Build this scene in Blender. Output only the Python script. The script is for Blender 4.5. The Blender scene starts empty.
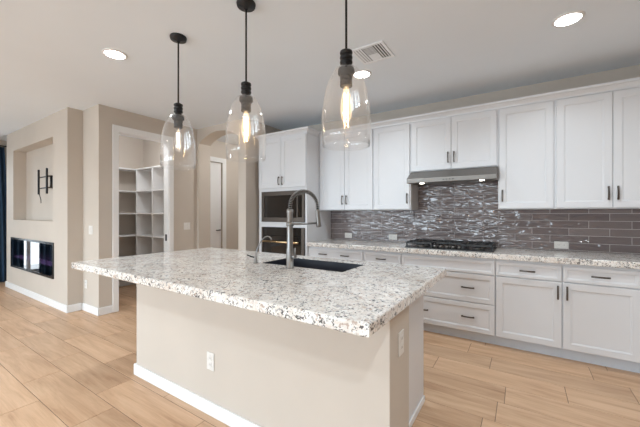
import bpy, bmesh, math, random
from mathutils import Vector, Matrix
random.seed(7)
scene = bpy.context.scene
COL = scene.collection
PI = math.pi

# ------------------------------------------------------------------ camera, world, daylight, exposure
CAM_H = 1.326
cam = bpy.data.objects.new('camera', bpy.data.cameras.new('camera'))
COL.objects.link(cam)
cam.data.sensor_width = 36.0
cam.data.lens = 36.0 * 312.8 / 640.0
cam.data.clip_start = 0.02
cam.location = (0, 0, CAM_H)
cam.rotation_euler = (PI / 2, 0, math.radians(32.98))
scene.camera = cam

world = bpy.data.worlds.new('daylight_sky')
scene.world = world
world.use_nodes = True
bg = world.node_tree.nodes['Background']
bg.inputs[0].default_value = (0.86, 0.93, 1.0, 1)
bg.inputs[1].default_value = 2.2


def area_light(name, loc, direction, sx, sy, energy, color, spread=180):
    l = bpy.data.lights.new(name, 'AREA')
    l.shape = 'RECTANGLE'
    l.size, l.size_y = sx, sy
    l.energy = energy
    l.color = color
    l.spread = math.radians(spread)
    o = bpy.data.objects.new(name, l)
    COL.objects.link(o)
    o.location = loc
    o.rotation_euler = Vector(direction).to_track_quat('-Z', 'Y').to_euler()
    return o


WIN_BACK = [(-7.3, -5.3), (-4.7, -2.7), (-2.1, -0.5)]     # window openings behind the camera (x spans)
ROOM_BACK = -4.2
for x0, x1 in WIN_BACK:
    area_light('window_daylight', ((x0 + x1) / 2, ROOM_BACK + 0.05, 1.28), (0.1, 1, -0.65), x1 - x0 - 0.1, 2.1, 66 if x1 < -2.5 else 46, (0.73, 0.885, 1.0), 130)
area_light('side_window_daylight', (-8.44, 1.17, 1.25), (1, 0, -0.3), 0.8, 2.1, 8, (0.8, 0.92, 1.0))

scene.view_settings.view_transform = 'Standard'
scene.view_settings.look = 'None'
scene.view_settings.gamma = 1.0
scene.view_settings.exposure = 0.3
scene.view_settings.use_curve_mapping = False
scene.cycles.max_bounces = 12
scene.cycles.diffuse_bounces = 6
scene.cycles.glossy_bounces = 5
scene.cycles.transparent_max_bounces = 24
scene.cycles.sample_clamp_indirect = 6.0
scene.cycles.use_denoising = True


# ------------------------------------------------------------------ materials
def newmat(name):
    m = bpy.data.materials.new(name)
    m.use_nodes = True
    nt = m.node_tree
    return m, nt, nt.nodes['Principled BSDF']


def setp(p, color=None, rough=None, metal=None, spec=None, coat=None, emit=None, estr=None):
    if color is not None: p.inputs['Base Color'].default_value = (*color, 1)
    if rough is not None: p.inputs['Roughness'].default_value = rough
    if metal is not None: p.inputs['Metallic'].default_value = metal
    if spec is not None: p.inputs['Specular IOR Level'].default_value = spec
    if coat is not None: p.inputs['Coat Weight'].default_value = coat
    if emit is not None: p.inputs['Emission Color'].default_value = (*emit, 1)
    if estr is not None: p.inputs['Emission Strength'].default_value = estr


def N(nt, kind, **kw):
    n = nt.nodes.new(kind)
    for k, v in kw.items():
        setattr(n, k, v)
    return n


def ramp(nt, stops, interp='LINEAR'):
    r = nt.nodes.new('ShaderNodeValToRGB')
    r.color_ramp.interpolation = interp
    e = r.color_ramp.elements
    while len(e) > 1: e.remove(e[-1])
    e[0].position = stops[0][0]; e[0].color = (*stops[0][1], 1)
    for pos, c in stops[1:]:
        q = e.new(pos); q.color = (*c, 1)
    return r


def mapping(nt, scale=(1, 1, 1), loc=(0, 0, 0)):
    tc = nt.nodes.new('ShaderNodeTexCoord')
    mp = nt.nodes.new('ShaderNodeMapping')
    mp.inputs['Scale'].default_value = scale
    mp.inputs['Location'].default_value = loc
    nt.links.new(tc.outputs['Object'], mp.inputs['Vector'])
    return mp.outputs['Vector']


def painted(name, color, rough=0.6, bump=0.03, scale=160, var=0.03):
    """Paint with a faint roller texture and slight colour variation."""
    m, nt, p = newmat(name)
    setp(p, color, rough)
    v = mapping(nt)
    n = N(nt, 'ShaderNodeTexNoise'); n.inputs['Scale'].default_value = scale; n.inputs['Detail'].default_value = 3
    nt.links.new(v, n.inputs['Vector'])
    b = N(nt, 'ShaderNodeBump'); b.inputs['Strength'].default_value = bump; b.inputs['Distance'].default_value = 0.004
    nt.links.new(n.outputs['Fac'], b.inputs['Height'])
    nt.links.new(b.outputs['Normal'], p.inputs['Normal'])
    n2 = N(nt, 'ShaderNodeTexNoise'); n2.inputs['Scale'].default_value = 1.7
    nt.links.new(v, n2.inputs['Vector'])
    lo = tuple(c * (1 - var) for c in color); hi = tuple(min(1, c * (1 + var)) for c in color)
    r = ramp(nt, [(0.3, lo), (0.7, hi)])
    nt.links.new(n2.outputs['Fac'], r.inputs['Fac'])
    nt.links.new(r.outputs['Color'], p.inputs['Base Color'])
    return m


def metal(name, color, rough=0.3, stretch=(1, 1, 60), var=0.12):
    m, nt, p = newmat(name)
    setp(p, color, rough, 1.0)
    v = mapping(nt, stretch)
    n = N(nt, 'ShaderNodeTexNoise'); n.inputs['Scale'].default_value = 14; n.inputs['Detail'].default_value = 4
    nt.links.new(v, n.inputs['Vector'])
    r = N(nt, 'ShaderNodeMapRange')
    r.inputs['To Min'].default_value = rough * (1 - var * 2); r.inputs['To Max'].default_value = rough * (1 + var * 2)
    nt.links.new(n.outputs['Fac'], r.inputs['Value'])
    nt.links.new(r.outputs['Result'], p.inputs['Roughness'])
    return m


def plain(name, color, rough=0.5, met=0.0, spec=0.5, coat=0.0):
    m, nt, p = newmat(name)
    setp(p, color, rough, met, spec, coat)
    v = mapping(nt)
    n = N(nt, 'ShaderNodeTexNoise'); n.inputs['Scale'].default_value = 40
    nt.links.new(v, n.inputs['Vector'])
    r = ramp(nt, [(0.3, tuple(c * 0.95 for c in color)), (0.7, tuple(min(1, c * 1.05) for c in color))])
    nt.links.new(n.outputs['Fac'], r.inputs['Fac'])
    nt.links.new(r.outputs['Color'], p.inputs['Base Color'])
    return m


def emissive(name, color, strength):
    m, nt, p = newmat(name)
    setp(p, color, 0.5, emit=color, estr=strength)
    return m


def clear_glass(name, tint=(1, 1, 1), base=0.03, boost=1.0, rough=0.02, haze=0.0, glow=None):
    """Thin clear glass: transparent plus a Fresnel reflection, so light passes through it."""
    m = bpy.data.materials.new(name); m.use_nodes = True
    nt = m.node_tree; nt.nodes.clear()
    out = N(nt, 'ShaderNodeOutputMaterial')
    tr = N(nt, 'ShaderNodeBsdfTransparent'); tr.inputs[0].default_value = (*tint, 1)
    gl = N(nt, 'ShaderNodeBsdfGlossy'); gl.inputs['Roughness'].default_value = rough
    gl.inputs['Color'].default_value = (1, 1, 1, 1)
    lw = N(nt, 'ShaderNodeLayerWeight'); lw.inputs['Blend'].default_value = 0.5
    po = N(nt, 'ShaderNodeMath', operation='POWER'); po.inputs[1].default_value = 4.5
    nt.links.new(lw.outputs['Facing'], po.inputs[0])
    ma = N(nt, 'ShaderNodeMath', operation='MULTIPLY_ADD')
    ma.inputs[1].default_value = boost; ma.inputs[2].default_value = base; ma.use_clamp = True
    mx = N(nt, 'ShaderNodeMixShader')
    nt.links.new(po.outputs[0], ma.inputs[0])
    nt.links.new(ma.outputs[0], mx.inputs[0])
    nt.links.new(tr.outputs[0], mx.inputs[1]); nt.links.new(gl.outputs[0], mx.inputs[2])
    if glow:
        em = N(nt, 'ShaderNodeEmission'); em.inputs[0].default_value = (*glow[0], 1); em.inputs[1].default_value = glow[1]
        ad = N(nt, 'ShaderNodeAddShader')
        nt.links.new(mx.outputs[0], ad.inputs[0]); nt.links.new(em.outputs[0], ad.inputs[1])
        mx = ad
    if haze:
        tl = N(nt, 'ShaderNodeBsdfTranslucent'); df = N(nt, 'ShaderNodeBsdfDiffuse')
        h1 = N(nt, 'ShaderNodeMixShader'); h2 = N(nt, 'ShaderNodeMixShader'); h2.inputs[0].default_value = haze
        nt.links.new(tl.outputs[0], h1.inputs[1]); nt.links.new(df.outputs[0], h1.inputs[2])
        nt.links.new(mx.outputs[0], h2.inputs[1]); nt.links.new(h1.outputs[0], h2.inputs[2])
        mx = h2
    nt.links.new(mx.outputs[0], out.inputs[0])
    return m


def granite(name, warm=1.0):
    m, nt, p = newmat(name)
    setp(p, rough=0.13, spec=0.5)
    v = mapping(nt)
    L = nt.links.new
    dn = N(nt, 'ShaderNodeTexNoise'); dn.inputs['Scale'].default_value = 34; dn.inputs['Detail'].default_value = 5
    L(v, dn.inputs['Vector'])
    ad = N(nt, 'ShaderNodeMixRGB', blend_type='LINEAR_LIGHT'); ad.inputs[0].default_value = 0.045
    L(v, ad.inputs[1]); L(dn.outputs['Color'], ad.inputs[2])
    # pale crystalline ground
    v1 = N(nt, 'ShaderNodeTexVoronoi'); v1.inputs['Scale'].default_value = 78
    L(ad.outputs[0], v1.inputs['Vector'])
    s1 = N(nt, 'ShaderNodeSeparateColor'); L(v1.outputs['Color'], s1.inputs[0])
    g = ramp(nt, [(0.0, (0.88, 0.86, 0.825)), (0.42, (0.81, 0.75, 0.69)), (0.64, (0.87, 0.855, 0.83)), (0.86, (0.64, 0.585, 0.54)), (0.94, (0.47, 0.46, 0.455))], 'CONSTANT')
    L(s1.outputs[0], g.inputs['Fac'])
    # grey drifts
    n1 = N(nt, 'ShaderNodeTexNoise'); n1.inputs['Scale'].default_value = 7; n1.inputs['Detail'].default_value = 5; n1.inputs['Roughness'].default_value = 0.65
    L(v, n1.inputs['Vector'])
    dr = ramp(nt, [(0.42, (0.62, 0.545, 0.50)), (0.56, (1, 1, 1))])
    L(n1.outputs['Fac'], dr.inputs['Fac'])
    mu = N(nt, 'ShaderNodeMixRGB', blend_type='MULTIPLY'); mu.inputs[0].default_value = 0.38
    L(g.outputs['Color'], mu.inputs[1]); L(dr.outputs['Color'], mu.inputs[2])
    # dark mineral flecks, clustered
    v2 = N(nt, 'ShaderNodeTexVoronoi'); v2.inputs['Scale'].default_value = 105
    L(ad.outputs[0], v2.inputs['Vector'])
    s2 = N(nt, 'ShaderNodeSeparateColor'); L(v2.outputs['Color'], s2.inputs[0])
    n2 = N(nt, 'ShaderNodeTexNoise'); n2.inputs['Scale'].default_value = 14; n2.inputs['Detail'].default_value = 3
    L(v, n2.inputs['Vector'])
    su = N(nt, 'ShaderNodeMath', operation='MULTIPLY_ADD'); su.inputs[1].default_value = 0.75
    L(n2.outputs['Fac'], su.inputs[0]); L(s2.outputs[1], su.inputs[2])
    fk = N(nt, 'ShaderNodeMath', operation='GREATER_THAN'); fk.inputs[1].default_value = 1.24
    L(su.outputs[0], fk.inputs[0])
    mk = N(nt, 'ShaderNodeMixRGB'); mk.inputs[2].default_value = (0.085, 0.08, 0.08, 1)
    L(fk.outputs[0], mk.inputs[0]); L(mu.outputs[0], mk.inputs[1])
    # rust flecks
    v3 = N(nt, 'ShaderNodeTexVoronoi'); v3.inputs['Scale'].default_value = 61
    L(ad.outputs[0], v3.inputs['Vector'])
    s3 = N(nt, 'ShaderNodeSeparateColor'); L(v3.outputs['Color'], s3.inputs[0])
    rk = N(nt, 'ShaderNodeMath', operation='GREATER_THAN'); rk.inputs[1].default_value = 0.968
    L(s3.outputs[2], rk.inputs[0])
    mr = N(nt, 'ShaderNodeMixRGB'); mr.inputs[2].default_value = (0.50, 0.40, 0.34, 1)
    L(rk.outputs[0], mr.inputs[0]); L(mk.outputs[0], mr.inputs[1])
    L(mr.outputs[0], p.inputs['Base Color'])
    return m


def oak_tile():
    m, nt, p = newmat('oak_look_tile')
    L = nt.links.new
    setp(p, rough=0.38, spec=0.4)
    at = N(nt, 'ShaderNodeAttribute', attribute_name='plank')
    tc = N(nt, 'ShaderNodeTexCoord')
    of = N(nt, 'ShaderNodeVectorMath', operation='MULTIPLY_ADD')
    cmb = N(nt, 'ShaderNodeCombineXYZ')
    L(at.outputs['Fac'], cmb.inputs[0]); L(at.outputs['Fac'], cmb.inputs[1]); L(at.outputs['Fac'], cmb.inputs[2])
    L(cmb.outputs[0], of.inputs[0]); of.inputs[1].default_value = (41, 23, 17); L(tc.outputs['Object'], of.inputs[2])
    mp = N(nt, 'ShaderNodeMapping'); mp.inputs['Scale'].default_value = (1.1, 9.0, 1)
    L(of.outputs[0], mp.inputs['Vector'])
    n1 = N(nt, 'ShaderNodeTexNoise'); n1.inputs['Scale'].default_value = 1.5; n1.inputs['Detail'].default_value = 7; n1.inputs['Distortion'].default_value = 0.5; n1.inputs['Roughness'].default_value = 0.62
    L(mp.outputs[0], n1.inputs['Vector'])
    r1 = ramp(nt, [(0.24, (0.37, 0.208, 0.118)), (0.42, (0.53, 0.335, 0.205)), (0.58, (0.62, 0.41, 0.262)), (0.80, (0.69, 0.49, 0.335))])
    L(n1.outputs['Fac'], r1.inputs['Fac'])
    mp2 = N(nt, 'ShaderNodeMapping'); mp2.inputs['Scale'].default_value = (2.5, 90, 1)
    L(of.outputs[0], mp2.inputs['Vector'])
    n2 = N(nt, 'ShaderNodeTexNoise'); n2.inputs['Scale'].default_value = 1.5; n2.inputs['Detail'].default_value = 4
    L(mp2.outputs[0], n2.inputs['Vector'])
    r2 = ramp(nt, [(0.3, (0.86, 0.84, 0.82)), (0.7, (1, 1, 1))])
    L(n2.outputs['Fac'], r2.inputs['Fac'])
    mu = N(nt, 'ShaderNodeMixRGB', blend_type='MULTIPLY'); mu.inputs[0].default_value = 0.8
    L(r1.outputs[0], mu.inputs[1]); L(r2.outputs[0], mu.inputs[2])
    hv = N(nt, 'ShaderNodeHueSaturation')
    mr = N(nt, 'ShaderNodeMapRange'); mr.inputs['To Min'].default_value = 0.92; mr.inputs['To Max'].default_value = 1.08
    L(at.outputs['Fac'], mr.inputs['Value']); L(mr.outputs[0], hv.inputs['Value'])
    L(mu.outputs[0], hv.inputs['Color'])
    L(hv.outputs[0], p.inputs['Base Color'])
    b = N(nt, 'ShaderNodeBump'); b.inputs['Strength'].default_value = 0.06; b.inputs['Distance'].default_value = 0.003
    L(n2.outputs['Fac'], b.inputs['Height']); L(b.outputs[0], p.inputs['Normal'])
    return m


def wavy_tile():
    m, nt, p = newmat('wavy_glazed_tile')
    L = nt.links.new
    setp(p, rough=0.07, spec=0.62, coat=0.0)
    p.inputs['Coat Roughness'].default_value = 0.06
    at = N(nt, 'ShaderNodeAttribute', attribute_name='tile')
    tc = N(nt, 'ShaderNodeTexCoord')
    cmb = N(nt, 'ShaderNodeCombineXYZ'); L(at.outputs['Fac'], cmb.inputs[0]); L(at.outputs['Fac'], cmb.inputs[2])
    of = N(nt, 'ShaderNodeVectorMath', operation='MULTIPLY_ADD')
    L(cmb.outputs[0], of.inputs[0]); of.inputs[1].default_value = (17, 0, 29); L(tc.outputs['Object'], of.inputs[2])
    mp = N(nt, 'ShaderNodeMapping'); mp.inputs['Scale'].default_value = (6, 6, 20)
    L(of.outputs[0], mp.inputs['Vector'])
    n = N(nt, 'ShaderNodeTexNoise'); n.inputs['Scale'].default_value = 1.0; n.inputs['Detail'].default_value = 1.0; n.inputs['Distortion'].default_value = 0.6
    L(mp.outputs[0], n.inputs['Vector'])
    b = N(nt, 'ShaderNodeBump'); b.inputs['Strength'].default_value = 1.0; b.inputs['Distance'].default_value = 0.02
    L(n.outputs['Fac'], b.inputs['Height']); L(b.outputs[0], p.inputs['Normal']); L(b.outputs[0], p.inputs['Coat Normal'])
    r = ramp(nt, [(0.0, (0.18, 0.148, 0.148)), (0.5, (0.205, 0.170, 0.168)), (1.0, (0.235, 0.198, 0.195))])
    L(at.outputs['Fac'], r.inputs['Fac']); L(r.outputs[0], p.inputs['Base Color'])
    return m


def fabric(name, color):
    m, nt, p = newmat(name)
    setp(p, color, 0.9)
    v = mapping(nt, (1, 1, 1))
    w = N(nt, 'ShaderNodeTexNoise'); w.inputs['Scale'].default_value = 300
    nt.links.new(v, w.inputs['Vector'])
    b = N(nt, 'ShaderNodeBump'); b.inputs['Strength'].default_value = 0.2; b.inputs['Distance'].default_value = 0.002
    nt.links.new(w.outputs['Fac'], b.inputs['Height']); nt.links.new(b.outputs[0], p.inputs['Normal'])
    return m


M = dict(
    wall=painted('beige_wall_paint', (0.575, 0.515, 0.452), 0.7, 0.05),
    ceiling=painted('ceiling_paint', (0.82, 0.885, 0.955), 0.8, 0.05, 120, 0.01),
    trim=painted('white_trim_paint', (0.82, 0.82, 0.82), 0.4, 0.01),
    cab=painted('white_cabinet_paint', (0.715, 0.725, 0.75), 0.35, 0.01, 90, 0.01),
    kick=painted('toe_kick_paint', (0.66, 0.72, 0.80), 0.4, 0.01),
    pull=metal('aged_pewter', (0.13, 0.115, 0.105), 0.33),
    granite=granite('speckled_granite'),
    oak=oak_tile(), grout=plain('floor_grout', (0.17, 0.115, 0.08), 0.9),
    tile=wavy_tile(), tilegrout=plain('tile_grout', (0.62, 0.58, 0.57), 0.8),
    steel=metal('brushed_steel', (0.25, 0.235, 0.22), 0.48, (60, 1, 1)),
    bronze_steel=metal('warm_steel', (0.11, 0.092, 0.08), 0.42, (60, 1, 1)),
    nickel=metal('brushed_nickel', (0.30, 0.29, 0.28), 0.40, (1, 1, 30), 0.05),
    black=plain('black_enamel', (0.012, 0.012, 0.013), 0.22),
    iron=plain('cast_iron', (0.018, 0.018, 0.019), 0.42),
    blackglass=plain('black_glass', (0.012, 0.011, 0.011), 0.05, 0, 0.6),
    sink=plain('dark_composite', (0.022, 0.024, 0.034), 0.4),
    blackmetal=plain('matte_black_metal', (0.016, 0.016, 0.018), 0.45, 0.3),
    plate=plain('white_plastic', (0.76, 0.74, 0.71), 0.35),
    slot=plain('dark_slot', (0.2, 0.19, 0.18), 0.6),
    pendant=clear_glass('pendant_glass', (0.99, 0.99, 0.99), 0.05, 0.9, 0.02, 0.025),
    bulbglass=clear_glass('bulb_glass', (0.99, 0.97, 0.93), 0.04, 0.6, glow=((1.0, 0.72, 0.42), 0.35)),
    window=clear_glass('window_glass', (0.97, 0.98, 0.98), 0.04, 0.9, 0.01),
    fireglass=clear_glass('fireplace_glass', (0.35, 0.35, 0.37), 0.04, 1.1, 0.015),
    filament=emissive('filament_glow', (1.0, 0.66, 0.34), 70),
    filament_dim=emissive('filament_dim_glow', (1.0, 0.85, 0.68), 5),
    bulbclear=clear_glass('clear_bulb_glass', (0.97, 0.97, 0.97), 0.10, 0.8, 0.05, 0.10),
    lens=emissive('downlight_lens', (1.0, 0.95, 0.88), 20),
    hoodlens=emissive('hood_lamp_lens', (1.0, 0.93, 0.82), 16),
    ember=emissive('purple_ember_glow', (0.42, 0.22, 0.60), 1.1),
    curtain=fabric('navy_curtain', (0.022, 0.055, 0.105)),
    brass=metal('warm_brass', (0.80, 0.58, 0.33), 0.28, (60, 1, 1)),
    ventback=plain('vent_duct_shade', (0.03, 0.035, 0.045), 0.8),
    ventwhite=plain('vent_enamel', (0.88, 0.91, 0.95), 0.4),
    filtermesh=metal('hood_filter', (0.35, 0.34, 0.33), 0.4),
    patio=plain('patio_concrete', (0.55, 0.52, 0.48), 0.9),
)
M['tv'] = M['blackmetal']


# ------------------------------------------------------------------ mesh helpers
class MB:
    """Collects shapes into one mesh."""
    def __init__(self): self.bm = bmesh.new()

    def box(self, x0, x1, y0, y1, z0, z1, bev=0.0, seg=1):
        b = bmesh.new()
        bmesh.ops.create_cube(b, size=1)
        bmesh.ops.scale(b, vec=(x1 - x0, y1 - y0, z1 - z0), verts=b.verts)
        bmesh.ops.translate(b, vec=((x0 + x1) / 2, (y0 + y1) / 2, (z0 + z1) / 2), verts=b.verts)
        if bev > 0:
            bmesh.ops.bevel(b, geom=b.edges[:], offset=bev, segments=seg, affect='EDGES', profile=0.5)
        return self._merge(b)

    def _merge(self, b, mat=None):
        me = bpy.data.meshes.new('tmp'); b.to_mesh(me); b.free()
        if mat is not None: me.transform(mat)
        self.bm.from_mesh(me); bpy.data.meshes.remove(me)
        return self

    def prism(self, pts, axis, a0, a1, bev=0.0):
        """Polygon pts in the two other axes (in x,y,z order), extruded along axis from a0 to a1."""
        b = bmesh.new()
        def co(p, a):
            return {'x': (a, p[0], p[1]), 'y': (p[0], a, p[1]), 'z': (p[0], p[1], a)}[axis]
        A = [b.verts.new(co(p, a0)) for p in pts]; B = [b.verts.new(co(p, a1)) for p in pts]
        n = len(pts)
        b.faces.new(A); b.faces.new(B[::-1])
        for i in range(n): b.faces.new((A[i], B[i], B[(i + 1) % n], A[(i + 1) % n]))
        bmesh.ops.recalc_face_normals(b, faces=b.faces)
        if bev > 0: bmesh.ops.bevel(b, geom=b.edges[:], offset=bev, segments=1, affect='EDGES')
        return self._merge(b)

    def lathe(self, prof, cx=0, cy=0, seg=32, mat=None, closed=False):
        """Profile of (radius, z) turned about a vertical axis."""
        b = bmesh.new()
        rings = []
        for r, z in prof:
            if r < 1e-6: rings.append([b.verts.new((cx, cy, z))])
            else: rings.append([b.verts.new((cx + r * math.cos(2 * PI * k / seg), cy + r * math.sin(2 * PI * k / seg), z)) for k in range(seg)])
        pairs = list(zip(rings, rings[1:])) + ([(rings[-1], rings[0])] if closed else [])
        for A, B in pairs:
            for k in range(seg):
                j = (k + 1) % seg
                if len(A) == 1 and len(B) == 1: continue
                if len(A) == 1: b.faces.new((A[0], B[j], B[k]))
                elif len(B) == 1: b.faces.new((A[k], A[j], B[0]))
                else: b.faces.new((A[k], A[j], B[j], B[k]))
        bmesh.ops.recalc_face_normals(b, faces=b.faces)
        for f in b.faces: f.smooth = True
        return self._merge(b, mat)

    def tube(self, path, rad, seg=10, caps=True):
        """Round tube along points; rad a number or a list."""
        b = bmesh.new()
        P = [Vector(p) for p in path]
        n = len(P)
        R = rad if isinstance(rad, (list, tuple)) else [rad] * n
        up = None; rings = []
        for i in range(n):
            t = (P[min(i + 1, n - 1)] - P[max(i - 1, 0)]).normalized()
            if up is None:
                up = Vector((0, 0, 1)) if abs(t.z) < 0.9 else Vector((1, 0, 0))
            s = t.cross(up).normalized(); up = s.cross(t).normalized()
            rings.append([b.verts.new(P[i] + (s * math.cos(2 * PI * k / seg) + up * math.sin(2 * PI * k / seg)) * R[i]) for k in range(seg)])
        for A, B in zip(rings, rings[1:]):
            for k in range(seg):
                j = (k + 1) % seg
                f = b.faces.new((A[k], A[j], B[j], B[k])); f.smooth = True
        if caps:
            b.faces.new(rings[0][::-1]); b.faces.new(rings[-1])
        bmesh.ops.recalc_face_normals(b, faces=b.faces)
        return self._merge(b)

    def panel(self, x0, x1, z0, z1, yf, th, stile=0.055, depth=0.008, step=0.007):
        """Shaker door or drawer front facing -y: front face at yf, thickness th, stepped recess."""
        b = bmesh.new()
        rings_def = [(0, yf + th), (0, yf + 0.003), (0.003, yf), (stile, yf), (stile + 0.002, yf + 0.004), (stile + step, yf + 0.0045), (stile + step + 0.003, yf + depth)]
        rings = []
        for o, y in rings_def:
            rings.append([b.verts.new((x0 + o, y, z0 + o)), b.verts.new((x1 - o, y, z0 + o)), b.verts.new((x1 - o, y, z1 - o)), b.verts.new((x0 + o, y, z1 - o))])
        for A, B in zip(rings, rings[1:]):
            for k in range(4):
                j = (k + 1) % 4
                b.faces.new((A[k], A[j], B[j], B[k]))
        b.faces.new(rings[0][::-1]); b.faces.new(rings[-1])
        bmesh.ops.recalc_face_normals(b, faces=b.faces)
        return self._merge(b)

    def xf(self, mat):
        bmesh.ops.transform(self.bm, matrix=mat, verts=self.bm.verts); return self

    def build(self, name, mat, parent=None, loc=(0, 0, 0)):
        me = bpy.data.meshes.new(name); self.bm.to_mesh(me); self.bm.free()
        me.materials.append(mat)
        o = bpy.data.objects.new(name, me); COL.objects.link(o)
        o.location = loc
        if parent is not None: o.parent = parent
        return o


def tag(o, label, cat, group=None):
    o['label'] = label; o['category'] = cat
    if group: o['group'] = group
    return o


def thing(name, label, cat, loc=(0, 0, 0), group=None):
    o = bpy.data.objects.new(name, None); COL.objects.link(o)
    o.empty_display_size = 0.1
    o.location = loc
    return tag(o, label, cat, group)


def struct(o, label=None):
    o['kind'] = 'structure'
    if label: o['label'] = label
    return o


def copy_tree(o, parent=None):
    c = o.copy(); COL.objects.link(c)
    if parent is not None: c.parent = parent
    for ch in list(o.children): copy_tree(ch, c)
    return c


def grid_wall(mb, axis, a0, a1, u0, u1, z0, z1, holes):
    """Wall slab a0..a1 thick along axis, spanning u and z, with rectangular holes (u0,u1,z0,z1)."""
    us = sorted({u0, u1, *[h[0] for h in holes], *[h[1] for h in holes]})
    zs = sorted({z0, z1, *[h[2] for h in holes], *[h[3] for h in holes]})
    b = bmesh.new()
    cache = {}
    def V(u, z, a):
        k = (round(u, 5), round(z, 5), a)
        if k not in cache:
            cache[k] = b.verts.new((a, u, z) if axis == 'x' else (u, a, z))
        return cache[k]
    def solid(i, j):
        if i < 0 or j < 0 or i >= len(us) - 1 or j >= len(zs) - 1: return False
        um, zm = (us[i] + us[i + 1]) / 2, (zs[j] + zs[j + 1]) / 2
        return not any(h[0] < um < h[1] and h[2] < zm < h[3] for h in holes)
    for i in range(len(us) - 1):
        for j in range(len(zs) - 1):
            if not solid(i, j): continue
            ua, ub, za, zb = us[i], us[i + 1], zs[j], zs[j + 1]
            for a in (a0, a1): b.faces.new((V(ua, za, a), V(ub, za, a), V(ub, zb, a), V(ua, zb, a)))
            for di, dj, (p, q) in ((-1, 0, ((ua, za), (ua, zb))), (1, 0, ((ub, za), (ub, zb))), (0, -1, ((ua, za), (ub, za))), (0, 1, ((ua, zb), (ub, zb)))):
                if not solid(i + di, j + dj):
                    b.faces.new((V(*p, a0), V(*q, a0), V(*q, a1), V(*p, a1)))
    bmesh.ops.recalc_face_normals(b, faces=b.faces)
    mb._merge(b)
    return mb


# ------------------------------------------------------------------ room shell
CEIL = 2.746
XL, XR = -8.5, 1.33          # left and right walls of the great room
YB = 4.16                    # kitchen wall
# floor: staggered planks, one mesh
def build_floor():
    bm = bmesh.new()
    Wd, Ln, gap, y0 = 0.25, 0.92, 0.0032, 0.03
    offs = {3: 0.41, 4: 0.13, 5: 0.58, 10: 0.81, 11: 0.267, 12: 0.68, 13: 0.475}
    vals = []
    fl = []
    r0, r1 = math.floor((-4.4 - y0) / Wd), math.ceil((6.1 - y0) / Wd)
    for r in range(r0, r1):
        off = offs.get(r, (r * 0.29 + 0.11 * ((r * 7) % 3)) % Ln)
        k = math.floor((XL - 0.2 - off) / Ln)
        while off + k * Ln < (XR + 0.2 if r > 11 else 4.4):
            xa, xb = off + k * Ln + gap, off + (k + 1) * Ln - gap
            ya, yb = y0 + r * Wd + gap, y0 + (r + 1) * Wd - gap
            t = [bm.verts.new((x, y, 0)) for x, y in ((xa, ya), (xb, ya), (xb, yb), (xa, yb))]
            d = [bm.verts.new((x, y, -0.002)) for x, y in ((xa - gap * .5, ya - gap * .5), (xb + gap * .5, ya - gap * .5), (xb + gap * .5, yb + gap * .5), (xa - gap * .5, yb + gap * .5))]
            v = random.random()
            bm.faces.new(t); vals.append(v)
            for i in range(4):
                j = (i + 1) % 4
                bm.faces.new((d[i], d[j], t[j], t[i])); vals.append(v)
            k += 1
    nplank = len(vals)
    g = [bm.verts.new(p) for p in ((XL - 1.2, -4.6, -0.0018), (4.6, -4.6, -0.0018), (4.6, 6.3, -0.0018), (XL - 1.2, 6.3, -0.0018))]
    h = [bm.verts.new((v.co.x, v.co.y, -0.1)) for v in g]
    gf = [bm.faces.new(g), bm.faces.new(h[::-1])] + [bm.faces.new((h[i], h[(i + 1) % 4], g[(i + 1) % 4], g[i])) for i in range(4)]
    for f in gf: f.material_index = 1; vals.append(0.0)
    me = bpy.data.meshes.new('floor'); bm.to_mesh(me); bm.free()
    me.materials.append(M['oak']); me.materials.append(M['grout'])
    a = me.attributes.new('plank', 'FLOAT', 'FACE')
    a.data.foreach_set('value', vals)
    o = bpy.data.objects.new('floor', me); COL.objects.link(o)
    return struct(o)


build_floor()
struct(MB().box(XL - 0.3, 4.5, ROOM_BACK - 0.2, 6.2, CEIL, CEIL + 0.12).build('ceiling', M['ceiling']))

# kitchen wall, right wall, rear wall with windows, left wall with window
struct(MB().box(-3.454, XR + 0.12, YB, YB + 0.12, 0, CEIL).build('wall_kitchen', M['wall']))
struct(MB().box(XR, XR + 0.12, 2.7, YB, 0, CEIL).build('wall_right', M['wall']))
struct(MB().box(4.2, 4.32, ROOM_BACK, 2.82, 0, CEIL).box(XR + 0.12, 4.2, 2.7, 2.82, 0, CEIL).build('wall_added_room', M['wall']))  # unseen room made up to cut bounce onto the island end
struct(grid_wall(MB(), 'y', ROOM_BACK - 0.12, ROOM_BACK, XL - 0.12, 4.32, 0, CEIL, [(a, b, 0.12, 2.45) for a, b in WIN_BACK]).build('wall_rear', M['wall']))
LW = (0.70, 1.65, 0.12, 2.45)
struct(grid_wall(MB(), 'x', XL - 0.12, XL, ROOM_BACK, 2.02, 0, CEIL, [LW]).build('wall_left', M['wall']))


def window(n, axis, a, u0, u1, z0, z1):
    f = MB(); w = 0.05
    def bx(ua, ub, za, zb, t=0.035):
        if axis == 'y': f.box(ua, ub, a - t, a + t, za, zb, 0.004)
        else: f.box(a - t, a + t, ua, ub, za, zb, 0.004)
    bx(u0, u0 + w, z0, z1); bx(u1 - w, u1, z0, z1); bx(u0 + w, u1 - w, z0, z0 + w); bx(u0 + w, u1 - w, z1 - w, z1)
    bx((u0 + u1) / 2 - 0.03, (u0 + u1) / 2 + 0.03, z0 + w, z1 - w, 0.03)
    o = struct(f.build('window_%d' % n, M['trim']))
    g = MB()
    if axis == 'y': g.box(u0 + w * .6, u1 - w * .6, a - 0.004, a + 0.004, z0 + w * .6, z1 - w * .6)
    else: g.box(a - 0.004, a + 0.004, u0 + w * .6, u1 - w * .6, z0 + w * .6, z1 - w * .6)
    g.build('pane', M['window'], o)


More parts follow.
